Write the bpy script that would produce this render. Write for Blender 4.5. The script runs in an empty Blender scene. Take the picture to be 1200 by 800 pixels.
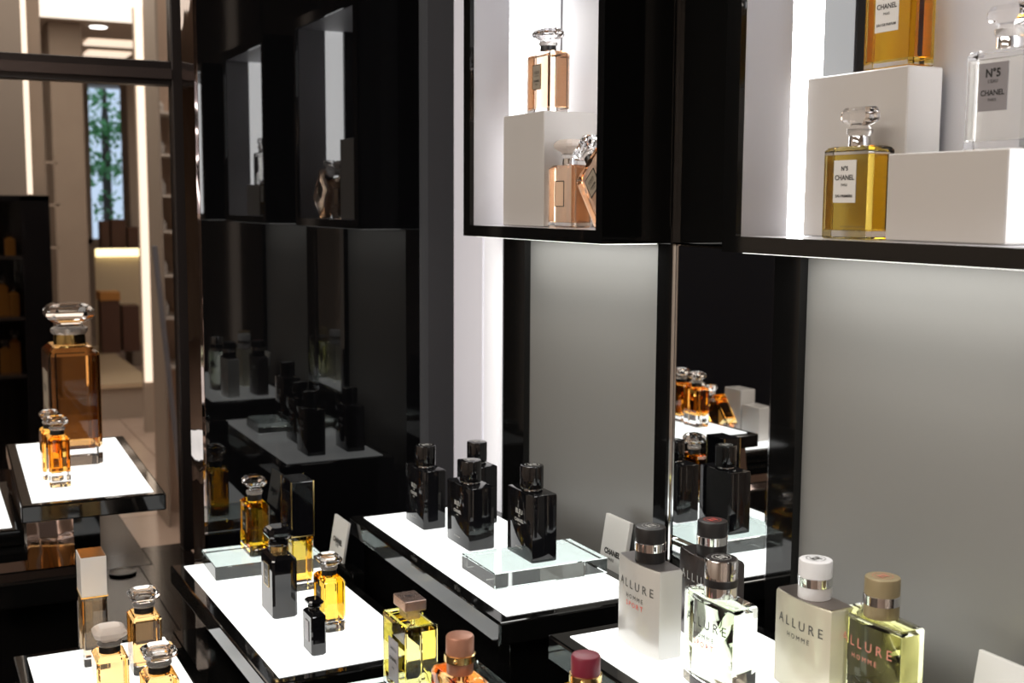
import bpy, bmesh, math, random
from mathutils import Matrix, Vector
random.seed(4)
sc = bpy.context.scene
col = sc.collection
PI = math.pi

# ---------------------------------------------------------------- camera
F = 1408.4                       # focal length in pixels of the 1200 px wide frame
YAW, PITCH, ROLL = .46382, .11318, .0057
CAM = Vector((0, 0, .45))
fw = Vector((math.sin(YAW)*math.cos(PITCH), math.cos(YAW)*math.cos(PITCH), -math.sin(PITCH)))
r0 = Vector((math.cos(YAW), -math.sin(YAW), 0)); u0 = r0.cross(fw)
rt = math.cos(ROLL)*r0 + math.sin(ROLL)*u0
up = -math.sin(ROLL)*r0 + math.cos(ROLL)*u0
cd = bpy.data.cameras.new('camera'); cam = bpy.data.objects.new('camera', cd); col.objects.link(cam)
M = Matrix((rt, up, -fw)).transposed().to_4x4(); M.translation = CAM
cam.matrix_world = M
cd.sensor_width = 36; cd.lens = F/1200*36; cd.clip_start = .02; cd.clip_end = 100
cd.dof.use_dof = True; cd.dof.focus_distance = 1.3; cd.dof.aperture_fstop = 9
sc.camera = cam

# ---------------------------------------------------------------- world, exposure, large lights
w = bpy.data.worlds.new('world'); sc.world = w; w.use_nodes = True
bg = w.node_tree.nodes['Background']; bg.inputs[0].default_value = (.62, .78, 1, 1); bg.inputs[1].default_value = .9
sc.view_settings.view_transform = 'Standard'; sc.view_settings.look = 'None'
sc.view_settings.exposure = 0; sc.view_settings.gamma = 1; sc.view_settings.use_curve_mapping = False
sc.cycles.max_bounces = 18; sc.cycles.transmission_bounces = 16; sc.cycles.glossy_bounces = 6
sc.cycles.diffuse_bounces = 3; sc.cycles.transparent_max_bounces = 8
sc.cycles.sample_clamp_indirect = 4; sc.cycles.use_denoising = True

def area(name, loc, size, power, color=(1, .93, .84), rot=(0, 0, 0), sizey=None, spread=None):
    l = bpy.data.lights.new(name, 'AREA'); l.energy = power; l.color = color; l.size = size
    if sizey: l.shape = 'RECTANGLE'; l.size_y = sizey
    if spread: l.spread = spread
    o = bpy.data.objects.new(name, l); col.objects.link(o); o.location = loc; o.rotation_euler = rot
    return o
FLOOR, CEIL = -1.05, 1.69
for yb in (1.3935, .7745): area('under_box_light', (.765, yb, .4035), .07, .47, (1, .98, .94), sizey=.36)
area('ceiling_panel_light', (-.55, .9, CEIL-.03), .5, 30, sizey=2.4)
area('ceiling_panel_light', (-2.2, .5, CEIL-.03), .5, 55, sizey=3.2)
area('ceiling_panel_light', (.7, 4.2, CEIL-.03), 2.2, 18, (1, .88, .76), sizey=1.6)
area('far_room_fill', (3.6, 10.0, CEIL-.03), 1.6, 16, (1, .88, .76), sizey=.5)  # added fill for the far room, kept out of sight behind the end wall

# ---------------------------------------------------------------- helpers
def ray(x, y): return rt*((x-600)/F) - up*((y-400)/F) + fw
def onz(x, y, z): d = ray(x, y); return CAM + d*((z-CAM.z)/d.z)
def onx(x, y, X): d = ray(x, y); return CAM + d*((X-CAM.x)/d.x)
def ony(x, y, Y): d = ray(x, y); return CAM + d*((Y-CAM.y)/d.y)

def link(name, me, mat, parent=None, loc=None, smooth=None):
    o = bpy.data.objects.new(name, me); col.objects.link(o)
    if mat is not None and not me.materials: me.materials.append(mat)
    if parent: o.parent = parent
    if loc is not None: o.location = loc
    if smooth is not None:
        for p in me.polygons: p.use_smooth = True
        me.set_sharp_from_angle(angle=math.radians(smooth))
    return o
def tag(o, label=None, cat=None, group=None, kind=None):
    if label: o['label'] = label
    if cat: o['category'] = cat
    if group: o['group'] = group
    if kind: o['kind'] = kind
    return o
def thing(name, loc, label, cat, rz=0, group=None):
    o = bpy.data.objects.new(name, None); col.objects.link(o); o.location = loc; o.rotation_euler.z = rz
    o.empty_display_size = .02
    return tag(o, label, cat, group)
def tomesh(bm, name='m'):
    bmesh.ops.recalc_face_normals(bm, faces=bm.faces)
    me = bpy.data.meshes.new(name); bm.to_mesh(me); bm.free(); return me
def addbox(bm, x0, x1, y0, y1, z0, z1):
    v = [bm.verts.new((x, y, z)) for z in (z0, z1) for y in (y0, y1) for x in (x0, x1)]
    for f in ((0,1,3,2),(4,6,7,5),(0,4,5,1),(1,5,7,3),(3,7,6,2),(2,6,4,0)): bm.faces.new([v[i] for i in f])
def bevel(bm, off, seg=2):
    bmesh.ops.bevel(bm, geom=list(bm.edges), offset=off, segments=seg, affect='EDGES', profile=.5, clamp_overlap=True)
def box(name, x0, x1, y0, y1, z0, z1, mat, parent=None, bev=0, seg=2):
    bm = bmesh.new(); addbox(bm, x0, x1, y0, y1, z0, z1)
    if bev: bevel(bm, bev, seg)
    return link(name, tomesh(bm, name), mat, parent)
def struct(name, x0, x1, y0, y1, z0, z1, mat, parent=None, bev=0, label=None):
    o = box(name, x0, x1, y0, y1, z0, z1, mat, parent, bev)
    if not parent: o['kind'] = 'structure'
    if label: o['label'] = label
    return o
def loft(rings):
    """rings: lists of (x,y,z), same count; closed at both ends."""
    bm = bmesh.new(); R = [[bm.verts.new(p) for p in r] for r in rings]; n = len(R[0])
    for a, b in zip(R, R[1:]):
        for i in range(n): bm.faces.new((a[i], a[(i+1) % n], b[(i+1) % n], b[i]))
    bm.faces.new(R[0][::-1]); bm.faces.new(R[-1])
    return bm
def octo(hx, hy, c, z, cx=0, cy=0):
    return [(cx+x, cy+y, z) for x, y in ((hx-c,-hy),(hx,-hy+c),(hx,hy-c),(hx-c,hy),(-hx+c,hy),(-hx,hy-c),(-hx,-hy+c),(-hx+c,-hy))]
def rrect(hx, hy, r, z, n=4):
    out = []
    for k, (sx, sy) in enumerate(((1,-1),(1,1),(-1,1),(-1,-1))):
        for i in range(n+1):
            a = -PI/2 + k*PI/2 + i/n*PI/2
            out.append((sx*(hx-r)+r*math.cos(a), sy*(hy-r)+r*math.sin(a), z))
    return out
def circ(r, z, n=32): return [(r*math.cos(2*PI*i/n), r*math.sin(2*PI*i/n), z) for i in range(n)]
def lathe(prof, n=32): return loft([circ(r, z, n) for r, z in prof])

# ---------------------------------------------------------------- materials
def mat(name, color, rough=.5, metal=0, ior=1.5, trans=0, emit=None, es=0, coat=0, noise=None, bump=None):
    m = bpy.data.materials.new(name); m.use_nodes = True; nt = m.node_tree
    b = nt.nodes['Principled BSDF']
    b.inputs['Base Color'].default_value = (*color, 1); b.inputs['Roughness'].default_value = rough
    b.inputs['Metallic'].default_value = metal; b.inputs['IOR'].default_value = ior
    b.inputs['Transmission Weight'].default_value = trans; b.inputs['Coat Weight'].default_value = coat
    if emit: b.inputs['Emission Color'].default_value = (*emit, 1); b.inputs['Emission Strength'].default_value = es
    if noise:
        c2, scale, detail = noise
        tc = nt.nodes.new('ShaderNodeTexCoord'); n = nt.nodes.new('ShaderNodeTexNoise'); r = nt.nodes.new('ShaderNodeValToRGB')
        n.inputs['Scale'].default_value = scale; n.inputs['Detail'].default_value = detail
        r.color_ramp.elements[0].color = (*color, 1); r.color_ramp.elements[1].color = (*c2, 1)
        r.color_ramp.elements[0].position = .35; r.color_ramp.elements[1].position = .65
        nt.links.new(tc.outputs['Object'], n.inputs['Vector']); nt.links.new(n.outputs['Fac'], r.inputs[0]); nt.links.new(r.outputs[0], b.inputs['Base Color'])
    if bump:
        scale, st, dist = bump
        tc = nt.nodes.new('ShaderNodeTexCoord'); n = nt.nodes.new('ShaderNodeTexNoise'); n.inputs['Scale'].default_value = scale; n.inputs['Detail'].default_value = 2
        bp = nt.nodes.new('ShaderNodeBump'); bp.inputs['Strength'].default_value = st; bp.inputs['Distance'].default_value = dist
        nt.links.new(tc.outputs['Object'], n.inputs['Vector']); nt.links.new(n.outputs['Fac'], bp.inputs['Height']); nt.links.new(bp.outputs[0], b.inputs['Normal'])
    return m
def liquid(name, color, ior=.95):
    m = bpy.data.materials.new(name); m.use_nodes = True; nt = m.node_tree
    nt.nodes.remove(nt.nodes['Principled BSDF'])
    g = nt.nodes.new('ShaderNodeBsdfGlass'); g.inputs['Color'].default_value = (*[c**.62 for c in color], 1); g.inputs['IOR'].default_value = ior; g.inputs['Roughness'].default_value = 0
    nt.links.new(g.outputs[0], nt.nodes['Material Output'].inputs[0]); return m
BLACK = mat('black_lacquer', (.004, .004, .004), .045, ior=1.45, bump=(9, .02, .002))
BLACKWALL = mat('black_glass_cladding', (.003, .003, .0035), .012, ior=1.55)
BLACKSATIN = mat('black_satin', (.006, .006, .006), .3)
GREY_EDGE = mat('dark_brown_lacquer', (.035, .028, .026), .12, ior=1.6)
TRAYLIGHT = mat('backlit_white_acrylic', (.7, .7, .7), .12, emit=(.97, 1, .99), es=1.15)
STRIP = mat('led_light_strip', (1, 1, 1), .4, emit=(1, 1, 1), es=8)
WHITE = mat('white_satin_panel', (.5, .495, .52), .45)
BLOCK = mat('white_acrylic_block', (.52, .495, .475), .22)
SATIN = mat('grey_satin_panel', (.235, .235, .226), .4, metal=.2)
MIRROR = mat('mirror', (.88, .9, .9), .004, metal=1)
BRONZE = mat('bronze_mirror', (.34, .27, .25), .03, metal=1, bump=(7, .12, .02))
CHROME = mat('chrome', (.8, .8, .82), .06, metal=1)
BRZFRAME = mat('bronze_frame', (.035, .028, .027), .3, metal=.3)
GLASS = mat('clear_glass', (1, 1, 1), 0, ior=1.43, trans=1)
CRYSTAL = mat('crystal', (1, .985, .98), 0, ior=1.54, trans=1)
SLABGLASS = mat('greenish_slab_glass', (.87, .965, .935), 0, ior=1.5, trans=1)
FROST = mat('frosted_glass', (.86, .78, .72), .45, ior=1.3, trans=.55)
NECK = mat('frosted_neck_glass', (.97, .93, .9), .25, ior=1.4, trans=.8)
PANE = mat('window_pane_glass', (1, 1, 1), 0, ior=1.02, trans=1)
GOLDEDGE = mat('gold_metal', (.9, .66, .28), .15, metal=1)
BRASS = mat('dark_gold_band', (.5, .36, .14), .2, metal=1)
BLKGLASS = mat('black_bottle_glass', (.004, .004, .005), .02, ior=1.6)
BLUEBLK = mat('smoked_black_glass', (.005, .005, .006), .02, ior=1.5)
CAPBLK = mat('black_matte_cap', (.012, .011, .012), .38)
INK = mat('black_ink', (.01, .01, .01), .6)
INKGREY = mat('grey_ink', (.09, .09, .085), .6)
INKLIGHT = mat('pale_silver_ink', (.55, .55, .53), .5)
INKRED = mat('red_ink', (.75, .12, .09), .6)
INKROSE = mat('rose_ink', (.62, .24, .17), .6)
SILVER = mat('satin_silver', (.66, .66, .64), .25, metal=.35)
SILVERTOP = mat('silver_grey_top', (.28, .265, .27), .3, metal=.85)
GRAPH = mat('graphite_metal', (.13, .115, .115), .25, metal=.85)
CREAM = mat('champagne_metal', (.68, .65, .52), .25, metal=.35)
CREAMTOP = mat('taupe_metal_top', (.3, .26, .24), .3, metal=.85)
CAPWHITE = mat('white_cap', (.78, .78, .80), .35)
CAPTAN = mat('olive_bronze_cap', (.33, .265, .15), .4, metal=.3)
CAPCOPPER = mat('copper_cap', (.5, .24, .16), .35, metal=.35)
CAPBURG = mat('burgundy_cap', (.21, .018, .04), .35)
CAPROSE = mat('rose_gold_cap', (.62, .46, .40), .22, metal=.85)
CAPPEARL = mat('pearl_white_cap', (.78, .75, .72), .25, metal=.15)
LABWHITE = mat('white_label', (.72, .71, .69), .5)
LABBEIGE = mat('beige_label', (.42, .36, .28), .4, metal=.3)
LABGREY = mat('silver_grey_label', (.3, .29, .31), .4, metal=.3)
LABBLACK = mat('black_label', (.01, .01, .01), .3)
CARDW = mat('white_card', (.68, .68, .66), .4)
L_AMBER = liquid('amber_perfume', (.98, .60, .17))
L_DEEP = liquid('deep_amber_perfume', (.68, .40, .16))
L_PEACH = liquid('peach_perfume', (1.0, .78, .60))
L_APRICOT = liquid('apricot_perfume', (1.0, .72, .36))
L_GOLD = liquid('golden_perfume', (.92, .58, .05))
L_YELLOW = liquid('yellow_perfume', (.97, .70, .13))
L_LEMON = liquid('lemon_perfume', (1.0, .90, .42))
L_CLEAR = liquid('clear_cologne', (.95, .985, .90))
L_GREEN = liquid('yellow_green_cologne', (.97, .965, .68))

# ---------------------------------------------------------------- lettering and emblems
_tc = {}
def text_mesh(s, width, bold=0.0, size=None):
    key = (s, round(width or 0, 5), bold, size)
    if key in _tc: return _tc[key].copy()
    cu = bpy.data.curves.new('t', 'FONT'); cu.body = s; cu.align_x = 'CENTER'; cu.align_y = 'CENTER'; cu.offset = bold; cu.resolution_u = 2
    ob = bpy.data.objects.new('t', cu); col.objects.link(ob)
    dg = bpy.context.evaluated_depsgraph_get(); me = bpy.data.meshes.new_from_object(ob.evaluated_get(dg))
    bpy.data.objects.remove(ob); bpy.data.curves.remove(cu)
    xs = [v.co.x for v in me.vertices]; ys = [v.co.y for v in me.vertices]
    cx, cy = (max(xs)+min(xs))/2, (max(ys)+min(ys))/2
    k = width/(max(xs)-min(xs)) if width else size/(max(ys)-min(ys))
    for v in me.vertices: v.co = ((v.co.x-cx)*k, (v.co.y-cy)*k, 0)
    me.materials.clear(); _tc[key] = me
    return me.copy()
def spaced(s): return ' '.join(s)
def front_text(parent, s, width, x, y, z, m, bold=0.0, curve=None, name='lettering', rot=0):
    """text on a face whose outward normal is -X (reads from the aisle); curve(y)->x bends it over a bowed face"""
    me = text_mesh(s, width, bold)
    for v in me.vertices:
        a, b = v.co.x, v.co.y
        if rot: a, b = a*math.cos(rot)-b*math.sin(rot), a*math.sin(rot)+b*math.cos(rot)
        yy = y - a; v.co = ((curve(yy)-.0004) if curve else x, yy, z + b)
    return link(name, me, m, parent)
def emblem(parent, z, r, m, cx=0, cy=0, ring=True):
    """two interlocking open rings, flat on a cap top"""
    bm = bmesh.new()
    def arc(ox, a0, a1, ri, ro, n=14):
        pr = None
        for i in range(n+1):
            a = a0+(a1-a0)*i/n
            p = [bm.verts.new((cx+rr*math.sin(a)*1.0, cy+ox+rr*math.cos(a), z)) for rr in (ri, ro)]
            if pr: bm.faces.new((pr[0], pr[1], p[1], p[0]))
            pr = p
    g = math.radians(48)
    arc(+.17*r, g, 2*PI-g, .32*r, .46*r); arc(-.17*r, PI+g, 3*PI-g, .32*r, .46*r)
    if ring: arc(0, 0, 2*PI, .83*r, .88*r, 32)
    return link('emblem', tomesh(bm, 'emblem'), m, parent)

# ================================================================ THE SETTING
XW = .815                         # face of the display wall
Y0 = 1.815                        # face of the black end wall
FRONT = .715                      # front plane of the wall boxes
TAUPE = mat('taupe_plaster', (.36, .29, .235), .7, noise=((.40, .325, .265), 2.5, 3))
TAUPE2 = mat('warm_grey_panel', (.46, .39, .33), .55)
CEILM = mat('ceiling_paint', (.62, .55, .49), .8)
MARBLE = mat('beige_marble', (.62, .48, .40), .22, noise=((.55, .42, .35), 3, 5))
GROUT = mat('marble_joint', (.38, .29, .24), .6)
DARKWALL = mat('dark_wall_paint', (.004, .004, .006), .4, ior=1.2)

fl = struct('floor', -3.2, 5.2, -2.6, 14, FLOOR-.06, FLOOR-.006, GROUT)
bm = bmesh.new(); addbox(bm, .004, .796, .004, .796, -.006, 0); tile_me = tomesh(bm, 'tile'); tile_me.materials.append(MARBLE)
for i in range(5):
    for j in range(13):
        t = link('tile', tile_me, None, fl, (-.35+i*.8, 2.65+j*.8, FLOOR))
struct('ceiling', -3.2, 5.2, -2.6, 14, CEIL, CEIL+.08, CEILM)
struct('wall_left', -3.3, -3.2, -2.6, 14, FLOOR-.06, CEIL, TAUPE2)
wb = struct('wall_back', -3.2, 5.2, -2.7, -2.6, FLOOR-.06, CEIL, TAUPE2)
for x in (-1.6, -.5, .1, .58): box('light_strip', x, x+.05, -2.6, -2.585, FLOOR, CEIL, mat('warm_wall_strip', (1, .9, .8), .4, emit=(1, .8, .65), es=2), wb)
struct('wall_far_side', 5.2, 5.3, -2.6, 14, FLOOR-.06, CEIL, TAUPE)
# far wall with the window opening
wx0, wx1 = ony(100, 200, 13.5).x, ony(152, 200, 13.5).x
wz0, wz1 = ony(125, 285, 13.5).z, ony(125, 85, 13.5).z
wf = bpy.data.objects.new('wall_far', None); col.objects.link(wf); wf['kind'] = 'structure'
for a in ((-3.2, wx0, FLOOR, CEIL), (wx1, 5.2, FLOOR, CEIL), (wx0, wx1, FLOOR, wz0), (wx0, wx1, wz1, CEIL)):
    box('wall_section', a[0], a[1], 13.5, 13.6, a[2], a[3], TAUPE, wf)
win = bpy.data.objects.new('window_1', None); col.objects.link(win); win['kind'] = 'structure'
for a in ((wx0, wx0+.05, wz0, wz1), (wx1-.05, wx1, wz0, wz1), (wx0, wx1, wz0, wz0+.05), (wx0, wx1, wz1-.05, wz1)):
    box('window_frame', a[0], a[1], 13.48, 13.56, a[2], a[3], TAUPE2, win)
box('pane', wx0+.05, wx1-.05, 13.51, 13.518, wz0+.05, wz1-.05, PANE, win)

# display wall (carries the boxes): black core with cladding strips
wr = struct('wall_right', .845, .93, -2.6, 1.9, FLOOR-.06, CEIL, DARKWALL)
def clad(name, y0, y1, z0, z1, m, x=XW, label=None, bev=0):
    o = box(name, x, .845, y0, y1, z0, z1, m, wr, bev)
    if label: o['label'] = label
    return o
ZB = .4055                        # underside of the wall boxes
CTOP = -.275                      # top of the black counter
for y0, y1 in ((1.224, 1.577), (.575, .9625)):
    clad('grey_panel', y0, y1, CTOP, ZB+.02, SATIN, XW+.004, 'grey satin panel under a wall box')
for y0, y1 in ((1.577, 1.65), (1.1975, 1.224), (.9625, 1.003), (.35, .575)):
    clad('post', y0, y1, CTOP, ZB+.02, BLACK, XW-.006)
    clad('post', y0, y1, ZB+.02, CEIL, BLACK, XW)
clad('mirror_strip', 1.006, 1.195, CTOP, ZB, MIRROR, XW, 'tall mirror strip between two wall boxes', .003)
clad('mirror_edge', 1.0032, 1.0058, CTOP, ZB, CHROME, XW-.006)
clad('mirror_edge', 1.1952, 1.1975, CTOP, CEIL, CHROME, XW-.004)
clad('black_glass_panel', .90, 1.195, ZB+.001, CEIL, BLACK, XW+.001)
clad('upper_panel', 1.195, 1.9, .84, CEIL, BLACK, XW+.003)
clad('upper_panel', -.6, .90, .84, CEIL, BLACK, XW+.003)
clad('dark_panel', -2.6, .35, CTOP, ZB+.02, BLACK, XW)
clad('white_panel', 1.705, Y0, CTOP, .84, mat('lavender_white_panel_added_glow', (.75, .74, .78), .5, emit=(.9, .88, 1), es=.2), .80, 'white panel with added glow beside the black end wall')  # emission added to lift the panel, which otherwise sits dark in shade
# softly glowing rounded white light column next to the end wall
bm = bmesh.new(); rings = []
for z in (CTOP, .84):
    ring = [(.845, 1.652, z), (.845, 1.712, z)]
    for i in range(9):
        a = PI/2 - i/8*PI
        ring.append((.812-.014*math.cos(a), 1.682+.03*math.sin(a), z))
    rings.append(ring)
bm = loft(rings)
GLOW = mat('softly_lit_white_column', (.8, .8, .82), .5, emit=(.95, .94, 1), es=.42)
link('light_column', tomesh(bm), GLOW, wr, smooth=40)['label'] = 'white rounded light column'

# end wall: black glass with a thin mirrored edge
we = struct('wall_end', .389, .80, Y0, Y0+.09, FLOOR-.06, CEIL, BLACKWALL)
we['label'] = 'tall black mirror-polished end wall'
box('mirror_edge', .3845, .389, Y0+.002, Y0+.088, CTOP, CEIL, BRONZE, we)
struct('wall_end_return', .505, .93, Y0+.09, 2.47, FLOOR-.06, CEIL, DARKWALL)

struct('mirror_blocker', -.42, .04, 2.435, 2.49, FLOOR-.06, CEIL, DARKWALL)['label'] = 'narrow black panel added out of view to darken the mirror strip'  # unseen blocker added so the mirror strip reflects black
struct('wall_front_side', -3.2, -.421, 2.435, 2.49, FLOOR-.06, CEIL, TAUPE2)
# glass partition with bronze frame behind the displays
GY = 2.5
door = bpy.data.objects.new('door_1', None); col.objects.link(door); door['kind'] = 'structure'
jx = ony(209, 400, GY).x
box('jamb', jx, jx+.035, GY, GY+.04, CTOP, CEIL, BRZFRAME, door, .003)
zt, zb_ = ony(140, 68, GY).z, ony(140, 97, GY).z
box('transom', .041, jx+.001, GY+.004, GY+.046, zb_, zt, BRZFRAME, door, .003)
box('transom_bead', .041, jx, GY-.004, GY+.004, zb_+.012, zt-.016, mat('brown_transom_face', (.11, .085, .08), .25, metal=.5), door)
box('pane', .041, jx, GY+.02, GY+.028, CTOP, zb_, PANE, door)
box('pane', .041, jx, GY+.02, GY+.028, zt, CEIL, PANE, door)

# ================================================================ COUNTER, PLINTHS, TRAYS
COUNTERM = mat('dark_brown_gloss_counter', (.026, .019, .017), .1, ior=1.24)
ct = thing('display_counter', (.3, 1.6, FLOOR), 'long dark brown glossy counter under all the perfume trays', 'counter')
def part_box(t, name, x0, x1, y0, y1, z0, z1, m, bev=0):
    l = t.location
    return box(name, x0-l.x, x1-l.x, y0-l.y, y1-l.y, z0-l.z, z1-l.z, m, t, bev)
part_box(ct, 'counter_top', -.9, .795, .3, Y0-.002, CTOP-.03, CTOP, COUNTERM, .002)
part_box(ct, 'counter_top', -.9, .383, Y0-.002, 2.432, CTOP-.03, CTOP, COUNTERM, .002)
part_box(ct, 'counter_top', .3832, .409, 1.91, 2.432, CTOP-.03, CTOP, COUNTERM)
part_box(ct, 'counter_base', -.88, .79, .33, 1.8, FLOOR, CTOP-.03, BLACKSATIN)
part_box(ct, 'counter_base', -.88, .37, 1.8, 2.42, FLOOR, CTOP-.03, BLACKSATIN)
# counter on the far side of the glass
c2 = thing('display_counter', (.2, 2.9, FLOOR), 'dark glossy counter end behind the glass partition', 'counter')
part_box(c2, 'counter_top', .045, .409, 2.435, 3.5, CTOP-.03, CTOP, COUNTERM, .002)
part_box(c2, 'counter_base', .06, .39, 2.58, 3.48, FLOOR, CTOP-.03, BLACKSATIN)
part_box(c2, 'counter_top', .4095, .50, 1.91, 2.566, CTOP-.03, CTOP, COUNTERM)
g = tag(link('cable_grommet', tomesh(lathe([(.022, 0), (.026, .0015), (.026, .005), (.022, .0065)], 28)), BLACKSATIN, None, (.345, 2.395, CTOP), smooth=40),
        'round black cable grommet set on the brown counter', 'grommet')

def tray(label, bl, fl_, w, z, thick=.028, border=.0165, glassy=True, rect=None):
    """bl / fl_: back-left and front-left corner of the white panel (X,Y); w: width in X"""
    dx, dy = bl[0]-fl_[0], bl[1]-fl_[1]; L = math.hypot(dx, dy); rz = -math.atan2(dx, dy)
    t = thing('display_tray', (fl_[0], fl_[1], z), label, 'tray', rz, 'light trays on the counter')
    b = border
    bm = bmesh.new(); addbox(bm, -b, w+b, -b, L+b, -thick, -.0012); bevel(bm, .0025, 2)
    link('frame', tomesh(bm), BLACK, t)
    bm = bmesh.new(); addbox(bm, 0, w, 0, L, -.006, 0); bevel(bm, .0006, 1)
    link('light_panel', tomesh(bm), TRAYLIGHT, t)
    return t
ZC, ZF, ZM, ZR = -.074, -.15, -.074, .02
tray('light tray carrying four black square bottles beside the grey panel', (.57, 1.616), (.57, 1.15), .178, 0)
tray('light tray with a glass slab, gold bottles and black bottles before the end wall', (.335, 1.731), (.346, 1.267), .178, ZC)
tray('raised light tray carrying the giant amber bottle', (.160, 2.39), (.147, 1.91), .178, 0)
a = onz(32, 770.4, ZF)
tray('low light tray with a tall pearl-capped bottle and three amber bottles', (a.x, a.y), (a.x+.004, a.y-.466), .178, ZF)
tray('light tray covered by a wide glass slab under copper and burgundy capped bottles', (.367, 1.17), (.367, .70), .169, ZM, border=.0155)
a = onz(667.8, 744.8, ZR)
tray('light tray carrying five wide colognes below the second wall box', (a.x, a.y), (a.x, a.y-.466), .178, ZR)
ZFL = -.06
p = onz(14, 617, ZFL)
tray('light tray beside the giant bottle tray with tilted amber bottle and white blocks', (p.x-.178, p.y+.33), (p.x-.178, p.y), .178, ZFL)
FLT = p

def plinth(label, x0, x1, y0, y1, z1, m=BLACK, z0=CTOP, bev=.002):
    t = box('plinth', x0, x1, y0, y1, z0, z1, m, None, bev)
    return tag(t, label, 'plinth', 'black plinths under the trays')
plinth('black plinth under the tray of four black square bottles', .575, .79, 1.15, 1.63, -.0285)
plinth('black plinth under the tray of gold and black bottles', .37, .50, 1.32, 1.70, ZC-.0285, z0=-.17)
plinth('wide low black step below the tray of gold and black bottles', .317, .552, 1.255, 1.735, -.1705)
plinth('black plinth under the tray of wide colognes', .575, .79, .56, .99, ZR-.0285)
plinth('black plinth under the glass slab tray', .37, .54, .66, 1.15, ZM-.0285)
plinth('low black plinth under the tray with pearl-capped bottle', .125, .28, 1.22, 1.64, ZF-.0285)
# stepped base below the raised trays: bronze mirror panel on a black ledge
t = thing('stepped_plinth', (0, 2.1, CTOP), 'stepped black plinth with wavy bronze mirror front under the giant bottle tray', 'plinth')
part_box(t, 'lower_step', -.3, .206, 1.905, 2.42, CTOP, -.148, BLACK, .002)
part_box(t, 'ledge', -.3, .212, 1.865, 2.43, -.148, -.107, BLACK, .004)
for x0, x1, z1 in ((-.3, .1385, ZFL-.031), (.139, .206, -.030)):
    h = z1+.106
    bm = bmesh.new(); addbox(bm, x0, x1, -.003, 0, 0, h)
    o = link('mirror_panel', tomesh(bm), BRONZE, t, (0, 1.918-2.1, -.106-CTOP)); o.rotation_euler.x = -.13
part_box(t, 'riser', -.3, .25, 1.96, 2.4, -.107, ZFL-.0295, BLACK)
part_box(t, 'riser', .15, .25, 1.96, 2.4, ZFL-.0295, -.0285, BLACK)

def slab(label, x0, x1, y0, y1, z0, h, rz=0):
    bm = bmesh.new(); addbox(bm, -(x1-x0)/2, (x1-x0)/2, -(y1-y0)/2, (y1-y0)/2, 0, h); bevel(bm, .0008, 1)
    o = link('glass_slab', tomesh(bm), SLABGLASS, None, ((x0+x1)/2, (y0+y1)/2, z0+.0004)); o.rotation_euler.z = rz
    return tag(o, label, 'glass slab', 'thick glass slabs on the trays')
slab('thick clear glass slab under one black square bottle', .596, .750, 1.233, 1.328, 0, .0195)
slab('thick clear glass slab against the black end wall under a gold bottle', .361, .515, 1.638, 1.735, ZC, .0195, -.02)
slab('wide clear glass slab under the lemon bottle and copper capped bottle', .366, .5455, .70, 1.172, ZM, .0195)

# ================================================================ WALL BOXES
def wall_box(label, yn, yf, ztop=.82):
    t = thing('wall_display_box', (FRONT, yn, ZB), label, 'display box', group='lit wall boxes')
    L = yf-yn; H = ztop-ZB; D = .842-FRONT; th = .012
    z0, z1 = .0155, H-.02; y0, y1 = .0145, L-.022
    # casing
    bm = bmesh.new()
    addbox(bm, .006, D, 0, L, 0, z0-.001); addbox(bm, .006, D, 0, L, z1+.001, H)
    addbox(bm, .006, D, 0, y0-.0, z0-.001, z1+.001); addbox(bm, .006, D, y1+.002, L, z0-.001, z1+.001)
    link('casing', tomesh(bm), BLACK, t)
    bm = bmesh.new()
    addbox(bm, 0, .006, 0, L, 0, z0); addbox(bm, 0, .006, 0, L, z1, H); addbox(bm, 0, .006, 0, y0, z0, z1); addbox(bm, 0, .006, y1, L, z0, z1)
    link('bezel', tomesh(bm), BLACK, t)
    o = box('downlight_bar', .015, .085, .014, L-.014, -.0014, 0, mat('downlight_diffuser', (.9, .9, .88), .4, emit=(1, .98, .94), es=2), t); o['label'] = 'white light bar under the box'
    i = .0065
    box('floor_panel', i, D-.004, y0, y1+.002, z0-.001, z0, WHITE, t)
    box('ceiling_panel', i, D-.004, y0, y1+.002, z1, z1+.001, WHITE, t)
    xs = .062
    for side, (a, b) in enumerate(((y1, y1+.002), (y0, y0+.002))):
        box('side_panel', i, xs, a, b, z0, z1, WHITE, t)
        o = box('light_strip', xs, D-.01, a, b, z0, z1, STRIP, t); o['label'] = 'glowing white light strip'
    xb = D-.01
    gap = y1-.049
    box('back_panel', xb, xb+.004, gap, y1, z0, z1, WHITE, t)
    box('back_panel', xb+.0015, xb+.004, y0, gap-.004, z0, z1, WHITE, t)
    box('shadow_gap', xb+.003, xb+.004, gap-.004, gap, z0, z1, BLACKSATIN, t)
    return t
wall_box('lit black wall box nearer the end wall with peach bottles inside', 1.199, 1.588)
wall_box('lit black wall box with white blocks and three tall label bottles', .58, .969)
wall_box('empty lit black wall box past the wide colognes', -.039, .35)

def block(label, x0, x1, y0, y1, z0, z1):
    o = box('display_block', x0, x1, y0, y1, z0+.0004, z1, BLOCK, None, .0012, 1)
    return tag(o, label, 'block', 'white acrylic blocks')
ZI = ZB+.0155
block('tall white block holding up the peach bottle in the box by the end wall', .745, .826, 1.40, 1.52, ZI, .572)
block('tall white block holding the deep gold bottle', .785, .826, .80, .933, ZI, .573)
block('low white block holding the clear bottle with grey label', .75, .826, .6576, .7845, ZI, .495)

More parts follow.
